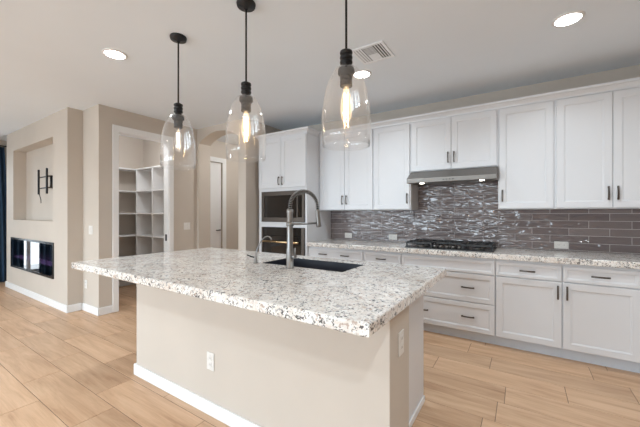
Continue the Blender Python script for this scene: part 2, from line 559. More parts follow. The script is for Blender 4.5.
for i, (a, b) in enumerate(WIN_BACK): window(i + 1, 'y', ROOM_BACK - 0.06, a, b, 0.12, 2.45)
window(4, 'x', XL - 0.06, *LW)
struct(MB().box(-14, 6, -12, ROOM_BACK - 0.6, -0.14, -0.06).build('ground', M['patio']))

# fireplace wall with television niche
FX0, FX1, FY = -7.86, -5.097, 1.666
NICHE = (-7.46, -5.618, 1.215, 2.42)
FIRE = (-7.55, -5.58, 0.405, 0.905)
fw = MB()
grid_wall(fw, 'y', FY, 1.838, FX0, FX1, 0, CEIL, [NICHE, FIRE])
fw.box(FX0, FX1, 1.838, 1.90, 0, CEIL)
struct(fw.build('wall_fireplace', M['wall']))
struct(MB().box(XL, FX0, 1.90, 2.02, 0, CEIL).build('wall_alcove', M['wall']))
struct(MB().box(FX1, -4.735, 1.84, 1.96, 0, CEIL).box(-6.25, FX1, 1.90, 1.96, 0, CEIL).build('wall_corner', M['wall']))
# pantry
PX = -4.615
DOOR = (2.07, 2.80, 0.0, 2.44)
struct(grid_wall(MB(), 'x', PX - 0.12, PX, 1.84, 3.30, 0, CEIL, [DOOR]).build('wall_pantry', M['wall']))
struct(MB().box(-6.25, -6.13, 1.96, 3.20, 0, CEIL).build('wall_pantry_back', M['wall']))
struct(MB().box(-6.25, PX - 0.12, 3.20, 3.30, 0, CEIL).build('wall_pantry_side', M['wall']))
# pantry door casing
t = MB()
for (xa, xb) in ((PX, PX + 0.018), (PX - 0.138, PX - 0.12)):
    t.box(xa, xb, DOOR[0] - 0.07, DOOR[0] + 0.005, 0, 2.445, 0.003)
    t.box(xa, xb, DOOR[1] - 0.005, DOOR[1] + 0.07, 0, 2.445, 0.003)
    t.box(xa, xb, DOOR[0] - 0.07, DOOR[1] + 0.07, 2.435, 2.52, 0.003)
t.box(PX - 0.12, PX, DOOR[0], DOOR[0] + 0.012, 0, 2.44)
t.box(PX - 0.12, PX, DOOR[1] - 0.012, DOOR[1], 0, 2.44)
t.box(PX - 0.12, PX, DOOR[0] + 0.012, DOOR[1] - 0.012, 2.428, 2.44)
trim1 = struct(t.build('trim_1', M['trim']))
MB().box(PX - 0.075, PX - 0.035, DOOR[1] - 0.017, DOOR[1] - 0.011, 0.90, 1.0).build('strike_plate', M['blackmetal'], trim1)

# arch wall and pier
AX0, AX1 = -4.567, -3.614
arch = []
spring, apex = 2.50, 2.645
half = (AX1 - AX0) / 2; rise = apex - spring
R = (half * half + rise * rise) / (2 * rise); cz = apex - R; cxm = (AX0 + AX1) / 2
a_half = math.asin(half / R)
for k in range(25):
    a = -a_half + 2 * a_half * k / 24
    arch.append((cxm + R * math.sin(a), cz + R * math.cos(a)))
aw = MB()
aw.box(PX, AX0, 3.30, 3.53, 0, CEIL)
aw.box(AX1, -3.454, 3.30, 3.53, 0, CEIL)
for (p, q) in zip(arch, arch[1:]):
    aw.prism([p, q, (q[0], CEIL), (p[0], CEIL)], 'y', 3.30, 3.53)
aw.box(PX - 0.5, PX, 3.30, 3.53, 0, CEIL)
bmesh.ops.remove_doubles(aw.bm, verts=aw.bm.verts, dist=1e-5)
struct(aw.build('wall_arch', M['wall']))
struct(MB().box(AX1, -3.454, 3.53, 6.0, 0, CEIL).build('wall_pier', M['wall']))
# hall behind the arch
HX = -5.0
HD = (3.36, 4.15, 0.0, 2.33)
struct(grid_wall(MB(), 'x', HX - 0.12, HX, 3.53, 6.0, 0, CEIL, [(3.54, HD[1], 0, HD[3])]).build('wall_hall', M['wall']))
struct(MB().box(HX - 0.12, -3.454, 6.0, 6.12, 0, CEIL).build('wall_hall_end', M['wall']))
t = MB()
t.box(HX, HX + 0.018, HD[1] - 0.005, HD[1] + 0.085, 0, HD[3] + 0.085, 0.003)
t.box(HX, HX + 0.018, 3.54, HD[1], HD[3] - 0.005, HD[3] + 0.085, 0.003)
struct(t.build('trim_2', M['trim']))
d = MB()
d.box(HX - 0.075, HX - 0.035, 3.545, HD[1] - 0.004, 0.01, HD[3] - 0.006, 0.002)
d.xf(Matrix.Identity(4))
door1 = struct(d.build('door_1', M['trim']))
dp = MB()
for (za, zb) in ((0.25, 1.0), (1.15, 2.15)):
    dp.box(HX - 0.036, HX - 0.030, 3.64, HD[1] - 0.12, za, zb, 0.003)
dp.build('raised_panel', M['trim'], door1)
hd = MB()
hd.tube([(HX - 0.035, 4.09, 1.0), (HX + 0.012, 4.09, 1.0)], 0.012, 10)
hd.tube([(HX + 0.012, 4.095, 1.0), (HX + 0.012, 3.99, 1.0)], 0.009, 10)
hd.build('door_handle', M['blackmetal'], door1)


# baseboards
def base(name, boxes, h=0.10):
    b = MB()
    for (x0, x1, y0, y1) in boxes: b.box(x0, x1, y0, y1, 0, h, 0.004)
    return struct(b.build(name, M['trim']))


T = 0.015
base('baseboard_fireplace', [(FX0 - T, FX1 + T, FY - T, FY), (FX1, FX1 + T, FY, 1.84 - T), (FX0 - T, FX0, FY, 1.90)])
base('baseboard_corner', [(FX1 + T, PX + T, 1.84 - T, 1.84)])
base('baseboard_pantry', [(PX, PX + T, 1.84, DOOR[0] - 0.07), (PX, PX + T, DOOR[1] + 0.07, 3.30 - T)])
base('baseboard_arch', [(PX + T, AX0, 3.30 - T, 3.30), (AX1, -3.454, 3.30 - T, 3.30)])
base('baseboard_pier', [(-3.454, -3.454 + T, 3.30 - T, 3.49)])
base('baseboard_left', [(XL, XL + T, ROOM_BACK, 1.90)])
base('baseboard_rear', [(XL + T, 4.2, ROOM_BACK, ROOM_BACK + T)])
base('baseboard_right', [(XR - T, XR, 2.7, 3.5)])
base('baseboard_hall', [(HX, HX + T, HD[1] + 0.085, 6.0)])
base('baseboard_pantry_back', [(-6.13, -6.13 + T, 1.96, 3.2)])


# backsplash of wavy glazed tiles
def build_backsplash():
    bm = bmesh.new(); vals = []
    px, pz = 0.318, 0.0765
    X0, Z0 = 0.4016, 1.326
    xmin, xmax, zmin, zmax = -2.497, XR, 0.931, 1.372
    hx0, hx1, hz = -1.155, -0.223, 1.83
    yf, yb = YB - 0.010, YB - 0.001
    g = 0.0021
    def add(xa, xb, za, zb):
        if xb - xa < 0.006 or zb - za < 0.006: return
        v = random.random(); e = 0.0022
        o = [bm.verts.new(p) for p in ((xa, yb - .004, za), (xb, yb - .004, za), (xb, yb - .004, zb), (xa, yb - .004, zb))]
        m_ = [bm.verts.new(p) for p in ((xa, yf + e, za), (xb, yf + e, za), (xb, yf + e, zb), (xa, yf + e, zb))]
        i_ = [bm.verts.new(p) for p in ((xa + e, yf, za + e), (xb - e, yf, za + e), (xb - e, yf, zb - e), (xa + e, yf, zb - e))]
        for A, B in ((o, m_), (m_, i_)):
            for k in range(4):
                j = (k + 1) % 4
                bm.faces.new((A[k], A[j], B[j], B[k])); vals.append(v)
        bm.faces.new(i_); vals.append(v)
    for r in range(-6, 8):
        za, zb = Z0 + r * pz, Z0 + (r + 1) * pz
        off = X0 + (0 if r % 2 else px / 2)
        k = math.floor((xmin - off) / px)
        while off + k * px < xmax:
            xa, xb = off + k * px, off + (k + 1) * px
            A, B = max(za, zmin), min(zb, zmax)
            C_, D_ = max(xa, xmin), min(xb, xmax)
            if B > A:
                add(C_ + g, D_ - g, A + g, B - g)
            if zb > zmax:
                E_, F_ = max(xa, hx0), min(xb, hx1)
                lo = max(za, zmax)
                if F_ > E_: add(E_ + g, F_ - g, lo + g, min(zb, hz) - g)
            k += 1
    for (xa, xb, za, zb) in ((xmin, xmax, zmin, zmax), (hx0, hx1, zmax, hz)):
        f = bm.faces.new([bm.verts.new(p) for p in ((xa, yb - 0.0055, za), (xb, yb - 0.0055, za), (xb, yb - 0.0055, zb), (xa, yb - 0.0055, zb))])
        f.material_index = 1; vals.append(0)
    me = bpy.data.meshes.new('backsplash'); bm.to_mesh(me); bm.free()
    me.materials.append(M['tile']); me.materials.append(M['tilegrout'])
    a = me.attributes.new('tile', 'FLOAT', 'FACE'); a.data.foreach_set('value', vals)
    o = bpy.data.objects.new('backsplash', me); COL.objects.link(o)
    struct(o, 'wavy glazed grey mauve tiles on the wall behind the range')


build_backsplash()


# ------------------------------------------------------------------ cabinetry
def pull_mesh(vertical, length=0.125):
    """Flat slightly arched bar pull with two feet; stands off toward -y. Centred on the origin."""
    b = MB()
    n = 9
    prof = []
    for k in range(n):
        u = -length / 2 + length * k / (n - 1)
        prof.append((u, -0.020 - 0.009 * (1 - (2 * u / length) ** 2)))
    bm = bmesh.new()
    hw = 0.0075
    rings = []
    for u, y in prof:
        rings.append([bm.verts.new((u, y + dy, dz)) for dy, dz in ((0, -hw), (-0.005, -hw * .7), (-0.005, hw * .7), (0, hw))])
    for A, B in zip(rings, rings[1:]):
        for k in range(4):
            j = (k + 1) % 4; f = bm.faces.new((A[k], A[j], B[j], B[k]))
    bm.faces.new(rings[0]); bm.faces.new(rings[-1][::-1])
    bmesh.ops.recalc_face_normals(bm, faces=bm.faces)
    b._merge(bm)
    for s in (-1, 1):
        u = s * (length / 2 - 0.012)
        b.box(u - 0.006, u + 0.006, -0.022, 0.0, -0.005, 0.005, 0.001)
    if vertical: b.xf(Matrix.Rotation(PI / 2, 4, 'Y'))
    return b


_pm = {}


def pull(parent, x, y, z, vertical):
    if vertical not in _pm:
        o = pull_mesh(vertical).build('handle', M['pull'], parent, (x, y, z)); _pm[vertical] = o.data
    else:
        o = bpy.data.objects.new('handle', _pm[vertical]); COL.objects.link(o); o.parent = parent; o.location = (x, y, z)
    return o


def front(name, parent, x0, x1, z0, z1, yf, stile=0.055):
    return MB().panel(x0, x1, z0, z1, yf, 0.019, stile).build(name, M['cab'], parent)


# wall cabinets: local origin at the bottom left rear corner
UY_F, UY_C = 3.815, 3.835
UZ0, UZ1 = 1.372, 2.44
GR_U = 'white wall cabinets above the backsplash'


def crown(mb, x0, x1, yfront, z0, left=False, right=False, ydepth=None, yright=None, p=0.045, h=0.072):
    prof = [(0.0, 0.0), (-0.008, 0.0), (-0.012, 0.018), (-0.030, 0.042), (-p, 0.050), (-p, h), (0.0, h)]
    xa = x0 - (p if left else 0); xb = x1 + (p if right else 0)
    b = bmesh.new()
    def ring(x, side):
        out = []
        for y, z in prof:
            xx = x + (side * (-y) if side else 0)
            out.append(b.verts.new((xx, yfront + y, z0 + z)))
        return out
    A = ring(x0, -1 if left else 0); B = ring(x1, 1 if right else 0)
    n = len(prof)
    for k in range(n):
        j = (k + 1) % n
        b.faces.new((A[k], A[j], B[j], B[k]))
    if not left: b.faces.new(A)
    if not right: b.faces.new(B[::-1])
    for flag, x, s, Q in ((left, x0, -1, A), (right, x1, 1, B)):
        if flag:
            C = [b.verts.new((x + s * (-y), yright if (s > 0 and yright is not None) else ydepth, z0 + z)) for y, z in prof]
            for k in range(n):
                j = (k + 1) % n
                b.faces.new((Q[k], Q[j], C[j], C[k]))
            b.faces.new(C)
    bmesh.ops.recalc_face_normals(b, faces=b.faces)
    mb._merge(b)
    return mb


def upper(x0, x1, z0, label, doors, pulls):
    """doors: list of x splits; pulls: list of (x, z)."""
    w = x1 - x0
    r = thing('wall_cabinet', label, 'cabinet', (x0, YB, z0), GR_U)
    L = lambda y: y - YB
    H = UZ1 - z0
    MB().box(0.0005, w - 0.0005, L(UY_C), -0.002, 0, H, 0.0015).build('body', M['cab'], r)
    crown(MB(), 0, w, L(UY_C), H).box(0.0, w, L(UY_C), -0.002, H + 0.0005, H + 0.02).build('crown', M['cab'], r)
    edges = [0.012] + [d for d in doors] + [w - 0.012]
    for i in range(len(edges) - 1):
        a = edges[i] + (0.002 if i else 0); b_ = edges[i + 1] - (0.002 if i < len(edges) - 2 else 0)
        d_ = front('door', r, a, b_, 0.008, H - 0.012, L(UY_F), 0.058)
        px = pulls[i]
        pull(d_, a + 0.03 if px == 'l' else b_ - 0.03, L(UY_F), 0.14, True)
    return r


upper(-2.497, -1.645, UZ0, 'tall two-door white wall cabinet beside the oven tower', [0.426], ['r', 'l'])
upper(-1.645, -1.155, UZ0, 'single-door white wall cabinet just left of the range hood', [], ['r'])
upper(-1.155, -0.223, 1.83, 'short two-door white cabinet directly above the range hood', [0.466], ['r', 'l'])
upper(-0.223, 0.262, UZ0, 'single-door white wall cabinet just right of the range hood', [], ['l'])
upper(0.262, 1.105, UZ0, 'two-door white wall cabinet at the far right of the photo', [0.421], ['r', 'l'])
# the run ends against a filler at the right wall
fl_ = thing('filler_panel', 'white filler strip between last wall cabinet and right wall', 'panel', (1.105, YB, UZ0))
MB().box(0.001, XR - 1.105 - 0.001, UY_C - YB, -0.002, 0, UZ1 - UZ0).build('board', M['cab'], fl_)
crown(MB(), 0, XR - 1.105 - 0.001, UY_C - YB, UZ1 - UZ0).build('crown', M['cab'], fl_)

# base cabinets
BY_F, BY_C, KICK = 3.545, 3.565, 3.62
GR_B = 'white base cabinets under the rear worktop'


def base_unit(x0, x1, label):
    w = x1 - x0
    r = thing('base_cabinet', label, 'cabinet', (x0, YB, 0), GR_B)
    L = lambda y: y - YB
    MB().box(0.0005, w - 0.0005, L(BY_C), -0.002, 0.105, 0.8755, 0.001).build('body', M['cab'], r)
    MB().box(0.0005, w - 0.0005, L(KICK), -0.01, 0.0005, 0.1045).build('toe_kick', M['kick'], r)
    return r, w, L(BY_F)


def drawers_doors(x0, x1, label, splits, top_pulls, door_pulls):
    r, w, yf = base_unit(x0, x1, label)
    e = [0.005] + splits + [w - 0.005]
    # top drawer spans the unit
    d_ = front('drawer_front', r, 0.005, w - 0.005, 0.712, 0.850, yf, 0.026)
    for px in top_pulls: pull(d_, px * w, yf, 0.782, False)
    for i in range(len(e) - 1):
        a = e[i] + (0.002 if i else 0); b_ = e[i + 1] - (0.002 if i < len(e) - 2 else 0)
        q = front('door', r, a, b_, 0.110, 0.703, yf, 0.055)
        pull(q, a + 0.028 if door_pulls[i] == 'l' else b_ - 0.028, yf, 0.615, True)
    return r


drawers_doors(-2.497, -1.665, 'white base cabinet beside the oven tower, two pulls on its drawer', [0.416], [0.30, 0.70], ['r', 'l'])
drawers_doors(-1.665, -1.183, 'narrow white base cabinet left of the cooktop drawers', [], [0.5], ['r'])
r, w, yf = base_unit(-1.183, -0.230, 'wide white three-tier drawer stack under the gas cooktop')
front('false_front', r, 0.005, w - 0.005, 0.712, 0.850, yf, 0.026)
for (za, zb) in ((0.415, 0.703), (0.110, 0.406)):
    q = front('drawer_front', r, 0.005, w - 0.005, za, zb, yf, 0.045)
    for u in (0.26, 0.74): pull(q, u * w, yf, (za + zb) / 2 + 0.005, False)
drawers_doors(-0.230, 0.297, 'white base cabinet with one drawer, just right of drawer stack', [], [0.5], ['r'])
drawers_doors(0.297, 0.812, 'white base cabinet at right edge of photo, pull on left stile', [], [0.5], ['l'])
drawers_doors(0.812, XR - 0.002, 'white base cabinet in the corner by the right wall', [], [0.5], ['r'])

# rear worktop
wt = MB().box(-2.495, XR - 0.001, 3.52, YB - 0.0005, 0.876, 0.930, 0.006, 2).build('rear_countertop', M['granite'])
tag(wt, 'long speckled granite worktop along the tiled rear wall', 'countertop')

# tall oven cabinet
TX0, TX1 = -3.40, -2.497
TYF, TYC = 3.50, 3.52
tc_ = thing('oven_tower', 'tall white cabinet tower holding the microwave and wall oven', 'cabinet', (TX0, YB, 0))
L = lambda y: y - YB
tw = TX1 - TX0
HOLES = [(0.072, tw - 0.034, 1.200, 1.652), (0.072, tw - 0.034, 0.40, 1.126)]
carc = MB()
grid_wall(carc, 'y', L(TYC), L(TYC) + 0.02, 0, tw, 0.105, UZ1, HOLES)
carc.box(0, 0.018, L(TYC) + 0.02, -0.002, 0.105, UZ1)
carc.box(tw - 0.018, tw, L(TYC) + 0.02, -0.002, 0.105, UZ1)
carc.box(0.018, tw - 0.018, -0.02, -0.002, 0.105, UZ1)
carc.box(0.018, tw - 0.018, L(TYC) + 0.02, -0.02, UZ1 - 0.018, UZ1)
carc.box(0.018, tw - 0.018, L(TYC) + 0.02, -0.02, 1.150, 1.195)
carc.box(0.018, tw - 0.018, L(TYC) + 0.02, -0.02, 0.36, 0.395)
carc.build('body', M['cab'], tc_)
MB().box(0, tw, L(TYC) + 0.055, -0.01, 0.0005, 0.1045).build('toe_kick', M['kick'], tc_)
crown(MB(), 0, tw, L(TYC), UZ1, left=True, right=True, ydepth=-0.002, yright=3.786 - YB).box(0, tw, L(TYC), -0.002, UZ1 + 0.0005, UZ1 + 0.02).build('crown', M['cab'], tc_)
for (a, b_, s) in ((0.010, tw / 2 - 0.002, 'r'), (tw / 2 + 0.002, tw - 0.010, 'l')):
    q = front('door', tc_, a, b_, 1.70, 2.43, L(TYF), 0.058)
    pull(q, a + 0.03 if s == 'l' else b_ - 0.03, L(TYF), 1.80, True)
q = front('drawer_front', tc_, 0.010, tw - 0.010, 0.112, 0.385, L(TYF), 0.045)
pull(q, tw * 0.5, L(TYF), 0.25, False)

# microwave
mx0, mx1 = TX0 + 0.074, TX1 - 0.036
mw_ = thing('microwave', 'built-in microwave with warm steel frame, above the wall oven', 'microwave', (mx0, TYF, 1.202))
ww = mx1 - mx0; hh = 0.448
MB().box(0.004, ww - 0.004, 0.025, 0.42, 0.004, hh - 0.004).build('body', M['black'], mw_)
fr = MB()
grid_wall(fr, 'y', -0.004, 0.0235, 0.0, ww, 0.0, hh, [(0.055, ww - 0.125, 0.065, hh - 0.06)])
fr.build('frame', M['bronze_steel'], mw_)
MB().box(0.0555, ww - 0.1255, 0.004, 0.020, 0.0655, hh - 0.0605, 0.002).build('door_glass', M['blackglass'], mw_)
MB().box(ww - 0.108, ww - 0.032, -0.006, -0.0045, 0.07, hh - 0.07, 0.0005).build('control_panel', M['blackglass'], mw_)

# wall oven
wo = thing('wall_oven', 'black glass wall oven with warm bar handle, below the microwave', 'oven', (mx0, TYF, 0.402))
hh = 0.722
MB().box(0.004, ww - 0.004, 0.025, 0.58, 0.004, hh - 0.004).build('body', M['black'], wo)
MB().box(0.0, 0.030, -0.006, 0.024, 0.0, hh, 0.002).build('side_trim', M['bronze_steel'], wo)
MB().box(ww - 0.045, ww, -0.006, 0.024, 0.0, hh, 0.002).build('side_trim', M['bronze_steel'], wo)
MB().box(0.031, ww - 0.046, -0.003, 0.024, 0.60, hh, 0.002).build('control_panel', M['blackglass'], wo)
MB().box(0.031, ww - 0.046, -0.008, 0.024, 0.0, 0.597, 0.003).build('door_glass', M['blackglass'], wo)
hb = MB().tube([(0.06, -0.052, 0.515), (ww - 0.07, -0.052, 0.515)], 0.0145, 14)
for u in (0.09, ww - 0.10): hb.box(u - 0.008, u + 0.008, -0.050, -0.008, 0.508, 0.522)
hb.build('handle', M['brass'], wo)

# range hood
hx0, hx1 = -1.153, -0.225
hw = hx1 - hx0
rh = thing('range_hood', 'slim stainless steel range hood under the short cabinet', 'range hood', (hx0, YB - 0.011, 1.68))
L = lambda y: y - (YB - 0.011)
prof = [(L(3.66), 0.004), (L(3.655), 0.052), (L(3.815), 0.1485), (-0.001, 0.1485), (-0.001, 0.016), (L(3.70), 0.0)]
MB().prism(prof, 'x', 0, hw, 0.002).build('body', M['steel'], rh)
MB().box(0.18, hw / 2 - 0.01, -0.40, -0.06, 0.001, 0.0085, 0.001).box(hw / 2 + 0.01, hw - 0.18, -0.40, -0.06, 0.001, 0.0085, 0.001).build('filter', M['filtermesh'], rh)
for u in (0.16, hw - 0.14):
    lp = MB().lathe([(0.0, -0.003), (0.024, -0.003), (0.024, 0.008), (0.0, 0.008)], u, L(3.725), 24).build('lamp_lens', M['hoodlens'], rh)
bt = MB()
for k in range(4): bt.box(hw / 2 - 0.06 + k * 0.033, hw / 2 - 0.045 + k * 0.033, L(3.6535), L(3.66), 0.022, 0.030, 0.001)
bt.build('button_row', M['blackmetal'], rh)

# gas cooktop
ck = thing('gas_cooktop', 'black five-burner gas cooktop set into the rear worktop', 'cooktop', (-0.706, 3.86, 0.9305))
cw, cd = 0.457, 0.25
MB().box(-cw, cw, -cd, cd, 0, 0.012, 0.004, 2).build('pan', M['black'], ck)
for (bx_, by_, br) in ((-0.30, -0.11, 0.042), (-0.30, 0.12, 0.036), (0.0, 0.03, 0.055), (0.30, -0.11, 0.036), (0.30, 0.12, 0.046)):
    bb = MB().lathe([(0, 0.012), (br + 0.012, 0.012), (br + 0.010, 0.020), (br, 0.026), (0, 0.026)], bx_, by_, 24).build('burner', M['steel'], ck)
    MB().lathe([(0, 0.0265), (br * .85, 0.0265), (br * .85, 0.034), (br * .7, 0.037), (0, 0.037)], bx_, by_, 24).build('burner_cap', M['iron'], bb)
for gx in (-0.30, 0.0, 0.30):
    g = MB(); hw2, hd = 0.146, 0.225
    y0_, y1_ = (-hd, hd) if gx else (-0.12, hd)
    z0, z1 = 0.048, 0.068
    for y in (y0_, y1_): g.box(gx - hw2, gx + hw2, y - 0.007, y + 0.007, z0, z1, 0.003)
    for x in (gx - hw2 + 0.007, gx + hw2 - 0.007): g.box(x - 0.007, x + 0.007, y0_, y1_, z0, z1, 0.003)
    g.box(gx - hw2, gx + hw2, -0.006, 0.006, z0, z1, 0.003)
    for cy in ((-0.11, 0.12) if gx else (0.03,)):
        for k in range(4):
            a = PI / 4 + k * PI / 2
            p0 = Vector((gx + 0.028 * math.cos(a), cy + 0.028 * math.sin(a), 0.061)); p1 = Vector((gx + 0.105 * math.cos(a), cy + 0.105 * math.sin(a), 0.061))
            g.tube([p0, p1, p1 + (p1 - p0).normalized() * 0.02], 0.0065, 8)
        for s in (-1, 1): g.box(gx + s * 0.03 - (0.006 if s > 0 else 0.006), gx + s * 0.03 + 0.006, cy - 0.10, cy + 0.10, z0 + 0.002, z1, 0.002)
    for x in (gx - hw2 + 0.008, gx + hw2 - 0.008):
        for y in (y0_ + 0.004, y1_ - 0.004): g.box(x - 0.007, x + 0.007, y - 0.007, y + 0.007, 0.0122, z0 + 0.004)
    g.build('grate', M['iron'], ck)
for k in range(5):
    x = -0.13 + k * 0.065
    MB().lathe([(0, 0.012), (0.021, 0.012), (0.019, 0.034), (0.016, 0.038), (0, 0.038)], x, -0.195, 20).build('knob', M['steel'], ck)

# ------------------------------------------------------------------ island
IX0, IX1 = -3.085, -0.462
IY0, IY1 = 1.035, 2.383
isl = thing('kitchen_island', 'beige-walled kitchen island with white cabinet end panel', 'island', (-1.6, 1.8, 0))
ox, oy = -1.6, 1.8
MB().box(-2.675 - ox, -0.498 - ox, 1.34 - oy, 1.62 - oy, 0, 0.8755, 0.004, 2).build('half_wall', M['wall'], isl)
b = MB()
b.box(-2.69 - ox, -0.483 - ox, 1.325 - oy, 1.34 - oy, 0.0005, 0.09, 0.003)
b.box(-2.69 - ox, -2.675 - ox, 1.34 - oy, 1.62 - oy, 0.0005, 0.09, 0.003)
b.box(-0.498 - ox, -0.483 - ox, 1.34 - oy, 1.62 - oy, 0.0005, 0.09, 0.003)
b.build('baseboard', M['trim'], isl)
body = MB()
body.box(-2.60 - ox, -0.61 - ox, 1.6205 - oy, 1.64 - oy, 0.10, 0.8755)
body.box(-2.60 - ox, -2.58 - ox, 1.64 - oy, 2.25 - oy, 0.10, 0.8755)
body.box(-2.58 - ox, -0.61 - ox, 1.64 - oy, 2.25 - oy, 0.10, 0.12)
grid_wall(body, 'y', 2.23 - oy, 2.25 - oy, -2.58 - ox, -0.61 - ox, 0.12, 0.8755, [])
body.build('body', M['cab'], isl)
MB().box(-0.6095 - ox, -0.590 - ox, 1.6205 - oy, 2.255 - oy, 0.0005, 0.8755, 0.002).build('end_panel', M['cab'], isl)
MB().box(-0.5895 - ox, -0.580 - ox, 1.6205 - oy, 2.255 - oy, 0.0005, 0.045, 0.003).build('shoe_molding', M['trim'], isl)
MB().box(-2.60 - ox, -0.61 - ox, 1.70 - oy, 2.18 - oy, 0.0005, 0.0995).build('toe_kick', M['kick'], isl)
# aisle-side doors face +y: built facing -y, then turned
n_ = 4; span = (-0.62 + 2.59) / n_
for k in range(n_):
    xa = -2.59 + k * span - ox + 0.003; xb = xa + span - 0.006
    cx_ = (xa + xb) / 2
    dmb = MB().panel(-(xb - xa) / 2, (xb - xa) / 2, 0.11, 0.86, -0.0195, 0.019, 0.055)
    dmb.xf(Matrix.Rotation(PI, 4, 'Z'))
    dd = dmb.build('door', M['cab'], isl, (cx_, 2.2505 - oy, 0))
    pl = pull(dd, (0.20 if k % 2 else -0.20), 0.0195, 0.74, True); pl.rotation_euler = (0, 0, PI)

# island worktop with sink cut-out
SX0, SX1, SY0, SY1 = -1.775, -1.025, 1.855, 2.235
wt = MB()
bm = bmesh.new()
def ringv(x0, x1, y0, y1, z): return [bm.verts.new((x, y, z)) for x, y in ((x0, y0), (x1, y0), (x1, y1), (x0, y1))]
e = 0.007
o0 = ringv(IX0 + e, IX1 - e, IY0 + e, IY1 - e, 0.876); o1 = ringv(IX0, IX1, IY0, IY1, 0.876 + e); o2 = ringv(IX0, IX1, IY0, IY1, 0.930 - e)
o3 = ringv(IX0 + e * .3, IX1 - e * .3, IY0 + e * .3, IY1 - e * .3, 0.930 - e * .3); o4 = ringv(IX0 + e, IX1 - e, IY0 + e, IY1 - e, 0.930)
i1 = ringv(SX0 - .002, SX1 + .002, SY0 - .002, SY1 + .002, 0.930); i2 = ringv(SX0, SX1, SY0, SY1, 0.928); i3 = ringv(SX0, SX1, SY0, SY1, 0.876)
seq = [o0, o1, o2, o3, o4, i1, i2, i3, o0]
for A, B in zip(seq, seq[1:]):
    for k in range(4):
        j = (k + 1) % 4
        bm.faces.new((A[k], A[j], B[j], B[k]))
bmesh.ops.recalc_face_normals(bm, faces=bm.faces)
wt._merge(bm)
tag(wt.build('island_countertop', M['granite'], None), 'thick speckled granite slab on the kitchen island', 'countertop')

# undermount sink
sk = thing('kitchen_sink', 'dark undermount sink basin cut into the island worktop', 'sink', ((SX0 + SX1) / 2, (SY0 + SY1) / 2, 0.66))
bm = bmesh.new()
sw, sd = (SX1 - SX0) / 2 + 0.002, (SY1 - SY0) / 2 + 0.002
tz = 0.8755 - 0.66
def rv(w_, d_, z): return [bm.verts.new((x, y, z)) for x, y in ((-w_, -d_), (w_, -d_), (w_, d_), (-w_, d_))]
tz = 0.9265 - 0.66
sw, sd = (SX1 - SX0) / 2 - 0.001, (SY1 - SY0) / 2 - 0.001
seq = [rv(sw, sd, tz), rv(sw - 0.006, sd - 0.006, tz), rv(sw - 0.010, sd - 0.010, 0.03), rv(sw - 0.034, sd - 0.034, 0.012), rv(0.05, 0.05, 0.008)]
for A, B in zip(seq, seq[1:]):
    for k in range(4):
        j = (k + 1) % 4; bm.faces.new((A[k], A[j], B[j], B[k]))
bm.faces.new(seq[-1])
o_ = [rv(sw, sd, 0.004), rv(sw - 0.02, sd - 0.02, 0.0)]
for A, B in zip([seq[0]] + o_, o_):
    for k in range(4):
        j = (k + 1) % 4; bm.faces.new((A[k], A[j], B[j], B[k]))
bm.faces.new(o_[-1])
bmesh.ops.recalc_face_normals(bm, faces=bm.faces)
mb = MB(); mb._merge(bm); mb.build('basin', M['sink'], sk)
MB().lathe([(0, 0.009), (0.043, 0.009), (0.045, 0.012), (0.03, 0.0135), (0, 0.0105)], 0, 0, 24).build('drain', M['nickel'], sk)

# pull-down spring faucet
fc = thing('kitchen_faucet', 'tall brushed spring-neck faucet standing before the island sink', 'faucet', (-1.42, 1.787, 0.9305))
MB().lathe([(0, 0), (0.033, 0), (0.033, 0.006), (0.027, 0.010), (0.027, 0.135), (0.0225, 0.150), (0.0215, 0.395), (0.024, 0.40), (0.024, 0.425), (0.015, 0.43), (0, 0.43)], 0, 0, 28).build('body', M['nickel'], fc)
dirv = Vector((0.085, 0.235, 0)); reach = dirv.length; dn = dirv.normalized()
path = []
zt, ztop = 0.43, 0.562
for k in range(49):
    a = PI * k / 48
    h = reach / 2 * (1 - math.cos(a))
    z = zt + (ztop - zt) * math.sin(a) ** 0.85 if k <= 48 else zt
    if k > 24: z = (zt - 0.015) + (ztop - zt + 0.015) * math.sin(a) ** 0.8
    path.append(dn * h + Vector((0, 0, z)))
MB().tube(path, 0.0085, 10).build('hose', M['blackmetal'], fc)
# spring wound round the hose
hel = []
turns = 34; per = 14
up = None
for i in range(turns * per + 1):
    u = i / (turns * per) * 48
    k = min(int(u), 47); f = u - k
    P0 = path[k].lerp(path[k + 1], f)
    tdir = (path[k + 1] - path[k]).normalized()
    side = Vector((0, 0, 1)).cross(dn).normalized()
    nrm = tdir.cross(side).normalized()
    a = 2 * PI * i / per
    hel.append(P0 + (side * math.cos(a) + nrm * math.sin(a)) * 0.0125)
MB().tube(hel, 0.0031, 6).build('spring', M['nickel'], fc)
sp = path[-1]
hdv = Vector((dn.x * 0.10, dn.y * 0.10, -1)).normalized()
hp = [sp + hdv * s_ for s_ in (-0.01, 0.0, 0.012, 0.06, 0.10, 0.118, 0.124)]
MB().tube(hp, [0.014, 0.017, 0.0165, 0.0175, 0.020, 0.021, 0.018], 18).build('spray_head', M['nickel'], fc)
armz = 0.318
arm = MB().tube([Vector((0, 0, armz)), dn * (reach * 0.5) + Vector((0, 0, armz)), sp * 1.0 + hdv * (0.094) + dn * -0.006], 0.0075, 10)
arm.lathe([(0.0225, armz - 0.014), (0.0275, armz - 0.014), (0.0275, armz + 0.014), (0.0225, armz + 0.014)], 0, 0, 20, closed=True)
arm.build('docking_arm', M['nickel'], fc)
lv = MB().tube([(0.02, -0.004, 0.085), (0.06, -0.012, 0.088)], 0.014, 14).tube([(0.056, -0.012, 0.088), (0.062, -0.02, 0.15)], 0.0055, 10)
lv.build('lever', M['nickel'], fc)

